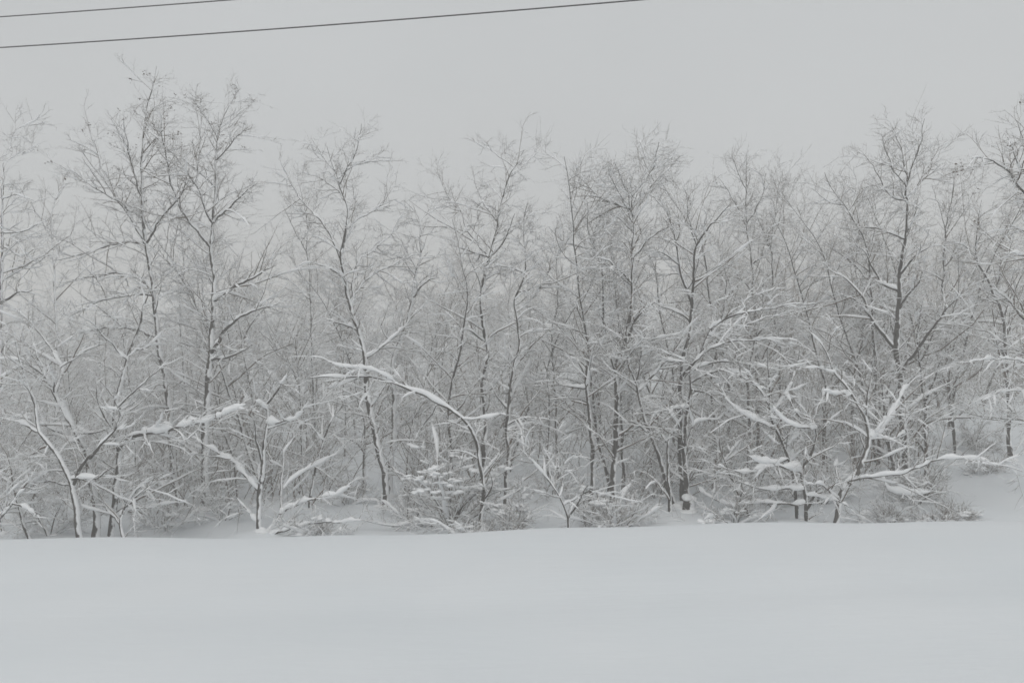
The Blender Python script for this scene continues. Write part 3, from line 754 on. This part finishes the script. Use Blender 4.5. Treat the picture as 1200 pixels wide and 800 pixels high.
# ------------------------------------------------------------------ shrubs and the stump
def sx(px, D): return (px - 600) / F * D
for a in [
    ("snow-draped dome shrub hiding the arch's foot, dark hollow beneath its cap", 528, 16.2, 1.95, 1.75, 101, 30, 1.7, 46),
    ("low snowy shrub on the crest directly below the long arch", 560, 14.5, 0.55, 0.85, 102, 9, 1.8, 8),
    ("small snow-capped shrub right of the arch's foot with a dark centre", 600, 15.4, 1.05, 0.95, 103, 14, 1.8, 16),
    ("shrub with drooping snow pads left of the dome shrub", 482, 17.0, 0.8, 0.9, 104, 8, 1.8, 7),
    ("low shrub piled with snow pads under the round-crowned tree", 724, 15.2, 0.85, 0.95, 105, 16, 1.9, 20),
    ("twiggy shrub at the foot of the left-bent slim tree", 690, 16.2, 0.8, 0.8, 106, 8, 1.5, 6),
    ("brush with bowed snowy rods below the left-sweeping arms", 860, 15.6, 0.8, 1.2, 107, 10, 1.8, 8),
    ("dark-hollowed brushy mound capped with snow at the foot of the bare-footed trunk", 1074, 16.6, 0.8, 0.9, 108, 22, 1.5, 14),
    ("low dark brush tufts poking from the snow on the right end of the crest", 1100, 14.9, 0.32, 0.55, 109, 12, 1.3, 8),
    ("small brush tuft half buried below the low forked tree's right arm", 1040, 15.2, 0.35, 0.6, 110, 11, 1.4, 9),
    ("tiny brush tuft nearest the smooth snow slope at the right", 1124, 15.4, 0.28, 0.4, 111, 9, 1.3, 6),
    ("round dark bush on the sloping bank at the right", 1142, 20.6, 0.75, 0.6, 112, 15, 1.2, 6),
    ("small bush low on the right bank just under the round dark bush", 1156, 18.5, 0.3, 0.5, 113, 9, 1.5, 6),
    ("snowy shrub low on the crest beside the candelabra tree's right arms", 372, 15.4, 0.42, 0.9, 114, 8, 1.8, 7),
    ("hazy low thicket bush behind the crest left of the wavy-stemmed tree", 408, 18.6, 0.7, 1.0, 115, 10, 1.6, 8),
    ("snowy bush between the tall pair and the candelabra tree", 262, 17.2, 0.8, 0.9, 116, 9, 1.6, 7),
    ("scrubby bush at the feet of the tall pair of trees", 196, 16.6, 0.9, 0.9, 117, 9, 1.5, 7),
    ("scrubby bush below the leaning trees near the left edge", 60, 16.2, 0.9, 0.9, 118, 9, 1.5, 7),
    ("bush behind the smooth snow gap right of the arch", 646, 18.6, 0.9, 1.0, 119, 12, 1.4, 9),
    ("bush tangled round the feet of the dark upright tree and the leaning trunk", 770, 18.0, 1.0, 0.9, 120, 11, 1.4, 8),
    ("bush crowding behind the broad low tree's trunk", 962, 17.2, 1.1, 1.0, 121, 11, 1.6, 9),
    ("snow-padded bush left of the slim snow-horn tree's foot", 906, 17.4, 1.0, 1.0, 122, 11, 1.6, 9),
]:
    shrub(a[0], sx(a[1], a[2]), a[2], a[3], a[4], a[5], a[6], M_BROWN if a[5] % 2 else M_TWIG, a[7], a[8], dome=a[5] in (101, 103, 105, 108))

def stump():
    x, y = sx(807, 16.6), 16.6
    gz = float(ground_z(x, y))
    root = empty("tree_stump", (x, y, gz), "short round dark stump with a snow cap at the dark upright tree's foot", "stump")
    rng = np.random.default_rng(5)
    P = np.array([[[0, 0, -0.1], [0, 0, 0.05], [0.005, 0, 0.14], [0.008, 0, 0.21], [0.01, 0, 0.225], [0.01, 0, 0.228]]])
    R = np.array([[0.15, 0.125, 0.118, 0.112, 0.09, 0.002]])
    b = MB(); b.tubes(P, R, 18); b.build("stump", M_BARK, root)
    b = MB(); b.lumps([np.array([0.01, 0, 0.225])], [np.array([1, 0, 0])], [np.array([0.145, 0.135, 0.085])], rng, 18, 11)
    b.lumps([np.array([0.0, 0, -0.02])], [np.array([1, 0, 0])], [np.array([0.26, 0.24, 0.06])], rng, 18, 9)
    b.build("snow", M_SNOW, root)
stump()

# ------------------------------------------------------------------ overhead wires along the line
def wire(label, A, B, sag, r):
    # A, B: points the photo shows; carried on past the frame in both directions
    d = B - A
    s = np.linspace(-3.0, 3.0, 160)
    L = np.linalg.norm(d)
    P = A[None] + s[:, None] * d[None]
    P[:, 2] += sag * ((s - 0.5) ** 2 - 0.25) * (L / 10) ** 2
    b = MB(); b.tubes(P[None], np.full((1, len(s)), r), 8)
    o = b.build("overhead_wire", M_WIRE)
    o["label"] = label; o["category"] = "wire"
wire("lower and longer of the two black overhead wires crossing the sky", at(0, 56, 14.0), at(752, 0, 12.05), 0.10, 0.0115)
wire("upper and shorter of the two black overhead wires crossing the sky", at(0, 20, 14.4), at(272, 0, 13.6), 0.10, 0.0108)


# ------------------------------------------------------------------ second row: slim trees fading into the haze
def slim_tree(seed, H, lean):
    rng = np.random.default_rng(seed)
    root = empty("woodland_tree", (0, 0, 0), "slim bare tree fading into the haze behind the front row of trees", "tree", "hazy slim trees behind the front row")
    K = 26
    P = np.zeros((1, K, 3)); d = norm(np.array([[lean, rng.uniform(-.08, .08), 1.0]]))
    P[:, 0] = (0, 0, -0.15)
    for k in range(1, K):
        d = norm(d + rng.normal(size=(1, 3)) * 0.085 + np.array([0, 0, 0.03]))
        P[:, k] = P[:, k - 1] + d * H / (K - 1)
    R = limb_radii(P[0], 0.02 + H * 0.0042, 0.006, 1.0)[None]
    t = MB(); t.tubes(P, R, 7); tr = t.build("trunk", M_BARK, root)
    A, AR = spawn(P, R, [30], rng, 0.16, 0.97, 2.1, 0.3, (0.6, 1.2), 11, 0.2, 0.2, 0.6, 0.11, 0.5, 0.008, flat=0.3)
    b = MB(); b.tubes(A, AR, 5)
    B, BR = spawn(A, AR, 8, rng, 0.15, 1, 0.62, 0.4, (0.45, 1.1), 7, 0.1, 0.08, 0.6, 0.12, 0.4, 0.003, flat=0.5)
    E, ER = spawn(B, BR, 5, rng, 0.15, 1, 0.30, 0.4, (0.4, 1.1), 5, 0.05, 0.05, 0.6, 0.12, 0.3, 0.0025, flat=0.6)
    b.tubes(B, BR, 4); b.tubes(E, ER, 3)
    c = b.build("crown", M_TWIG, root)
    s = MB(); snow_on(s, P, R, rng, 1.0, 6, base=0.006); s.build("snow", M_SNOW, tr)
    s = MB(); snow_on(s, A, AR, rng, 1.0, 5, base=0.011); snow_on(s, B, BR, rng, 1.0, 4, base=0.008, keep=0.85); snow_on(s, E, ER, rng, 1.0, 3, base=0.006, keep=0.6)
    s.build("snow", M_SNOW, c)
    return root

protos = [slim_tree(500 + i, h, l) for i, (h, l) in enumerate([(8.2, 0.05), (7.4, -0.1), (8.8, 0.0), (6.6, 0.14), (7.8, -0.04), (9.2, 0.03)])]
rng = np.random.default_rng(77)
k = 0
for row, (y, n, spread) in enumerate([(20.8, 21, 14.5), (25.0, 24, 18), (30.5, 25, 22)]):
    for j in range(n):
        x = -spread + 2 * spread * (j + rng.uniform(0.1, 0.9)) / n
        yy = y + rng.uniform(-1.8, 1.8)
        s = rng.uniform(0.68, 0.98)
        px = 600 + x / yy * F
        if px < 260: s *= 0.70 if row else 0.62
        if 430 < px < 500 or 590 < px < 680: s *= 0.8
        o = protos[k] if k < len(protos) else copy_tree(protos[int(rng.integers(len(protos)))])
        k += 1
        o.location = (x, yy, float(ground_z(x, yy)))
        o.rotation_euler = (0, 0, rng.uniform(0, 6.28))
        o.scale = (s, s, s * rng.uniform(0.92, 1.08))

# far wood: one mass of stems and twigs
def far_wood():
    rng = np.random.default_rng(9)
    n = 300
    y = 33 + 42 * rng.uniform(0, 1, n) ** 1.3
    x = rng.uniform(-1, 1, n) * (y * 0.78 + 3)
    z = ground_z(x, y)
    H = rng.uniform(5.2, 8.6, n) * np.where(600 + x / y * F < 250, 0.58, 0.92)
    K = 12
    P = np.zeros((n, K, 3)); P[:, 0] = np.stack([x, y, z - 0.1], -1)
    d = norm(rng.normal(size=(n, 3)) * 0.22 + np.array([0, 0, 1.0]))
    for k in range(1, K):
        d = norm(d + rng.normal(size=(n, 3)) * 0.12 + np.array([0, 0, 0.05]))
        P[:, k] = P[:, k - 1] + d * (H / (K - 1))[:, None]
    R = (0.012 + H * 0.0042)[:, None] * np.linspace(1, 0.15, K)[None]
    A, AR = spawn(P, R, 16, rng, 0.08, 0.97, 1.5, 0.35, (0.6, 1.2), 8, 0.15, 0.15, 0.55, 0.11, 0.5, 0.008)
    B, BR = spawn(A, AR, 7, rng, 0.15, 1, 0.65, 0.4, (0.45, 1.1), 5, 0.1, 0.05, 0.6, 0.13, 0.3, 0.005, flat=0.5)
    E, ER = spawn(B, BR, 4, rng, 0.2, 1, 0.34, 0.35, (0.4, 1.0), 3, 0.05, 0.0, 0.7, 0.14, 0.3, 0.004, flat=0.5)
    b = MB(); b.tubes(P, R, 5); b.tubes(A, AR, 4); b.tubes(B, BR, 3); b.tubes(E, ER, 3)
    w = b.build("far_woods", M_BROWN); w["kind"] = "stuff"
    w["label"] = "far wood of bare snowy trees reading as one hazy mass"; w["category"] = "woods"
    s = MB(); snow_on(s, A, AR, rng, 1.0, 4, base=0.018); snow_on(s, B, BR, rng, 1.0, 3, base=0.013, keep=0.95); snow_on(s, E, ER, rng, 1.0, 3, base=0.007, keep=0.5)
    s.build("snow", M_SNOW, w)
far_wood()

# undergrowth: brush low among the trunks, nobody could count it
def underbrush():
    rng = np.random.default_rng(19)
    n = 1800
    y = 18.5 + 22 * rng.uniform(0, 1, n) ** 1.4
    x = rng.uniform(-1, 1, n) * (y * 0.72 + 1)
    px = 600 + x / y * F
    ok = ~((px > 400) & (px < 475) & (y < 24)) & ~((px > 590) & (px < 710) & (y < 22.5)) & ~((px > 1085) & (y < 25))
    x, y = x[ok], y[ok]; n = len(x)
    z = ground_z(x, y)
    K = 8
    H = rng.uniform(0.8, 2.6, n)
    P = np.zeros((n, K, 3)); P[:, 0] = np.stack([x, y, z - 0.05], -1)
    d = norm(rng.normal(size=(n, 3)) * np.array([.5, .5, .1]) + np.array([0, 0, 1.0]))
    for k in range(1, K):
        d = norm(d + rng.normal(size=(n, 3)) * 0.10)
        P[:, k] = P[:, k - 1] + d * (H / (K - 1))[:, None]
    R = (0.006 + H * 0.004)[:, None] * np.linspace(1, 0.25, K)[None]
    A, AR = spawn(P, R, 8, rng, 0.1, 1, 0.6, 0.4, (0.4, 1.1), 6, 0.1, -0.1, 0.6, 0.14, 0.3, 0.003)
    B, BR = spawn(A, AR, 5, rng, 0.15, 1, 0.28, 0.4, (0.4, 1.0), 4, 0.1, -0.1, 0.6, 0.16, 0.3, 0.0025)
    b = MB(); b.tubes(P, R, 5); b.tubes(A, AR, 4); b.tubes(B, BR, 3)
    w = b.build("undergrowth", M_BROWN); w["kind"] = "stuff"
    w["label"] = "tangled brown undergrowth dusted with snow among the trunks"; w["category"] = "undergrowth"
    s = MB(); snow_on(s, P, R, rng, 1.0, 5, base=0.008); snow_on(s, A, AR, rng, 1.0, 4, base=0.006, keep=0.55); snow_on(s, B, BR, rng, 1.0, 3, base=0.005, keep=0.35)
    s.build("snow", M_SNOW, w)
underbrush()

# ------------------------------------------------------------------ haze
def haze():
    x0, x1, y0, y1, z0, z1 = -152, 152, -32, 202, -4, 16.5
    co = [(x, y, z) for z in (z0, z1) for y in (y0, y1) for x in (x0, x1)]
    q = [(0, 2, 3, 1), (4, 5, 7, 6), (0, 1, 5, 4), (2, 6, 7, 3), (0, 4, 6, 2), (1, 3, 7, 5)]
    m = bpy.data.materials.new("haze"); m.use_nodes = True
    nt = m.node_tree; nt.nodes.clear()
    out = nt.nodes.new("ShaderNodeOutputMaterial"); v = nt.nodes.new("ShaderNodeVolumePrincipled")
    v.inputs["Color"].default_value = (1.0, 0.978, 0.95, 1)
    v.inputs["Density"].default_value = HAZE
    nt.links.new(v.outputs[0], out.inputs["Volume"])
    o = make_obj("haze", co, q, m); o["kind"] = "stuff"
    o["label"] = "pale winter haze hanging through the woods"; o["category"] = "haze"
    for p in o.data.polygons: p.use_smooth = False
HAZE = 0.0115
haze()
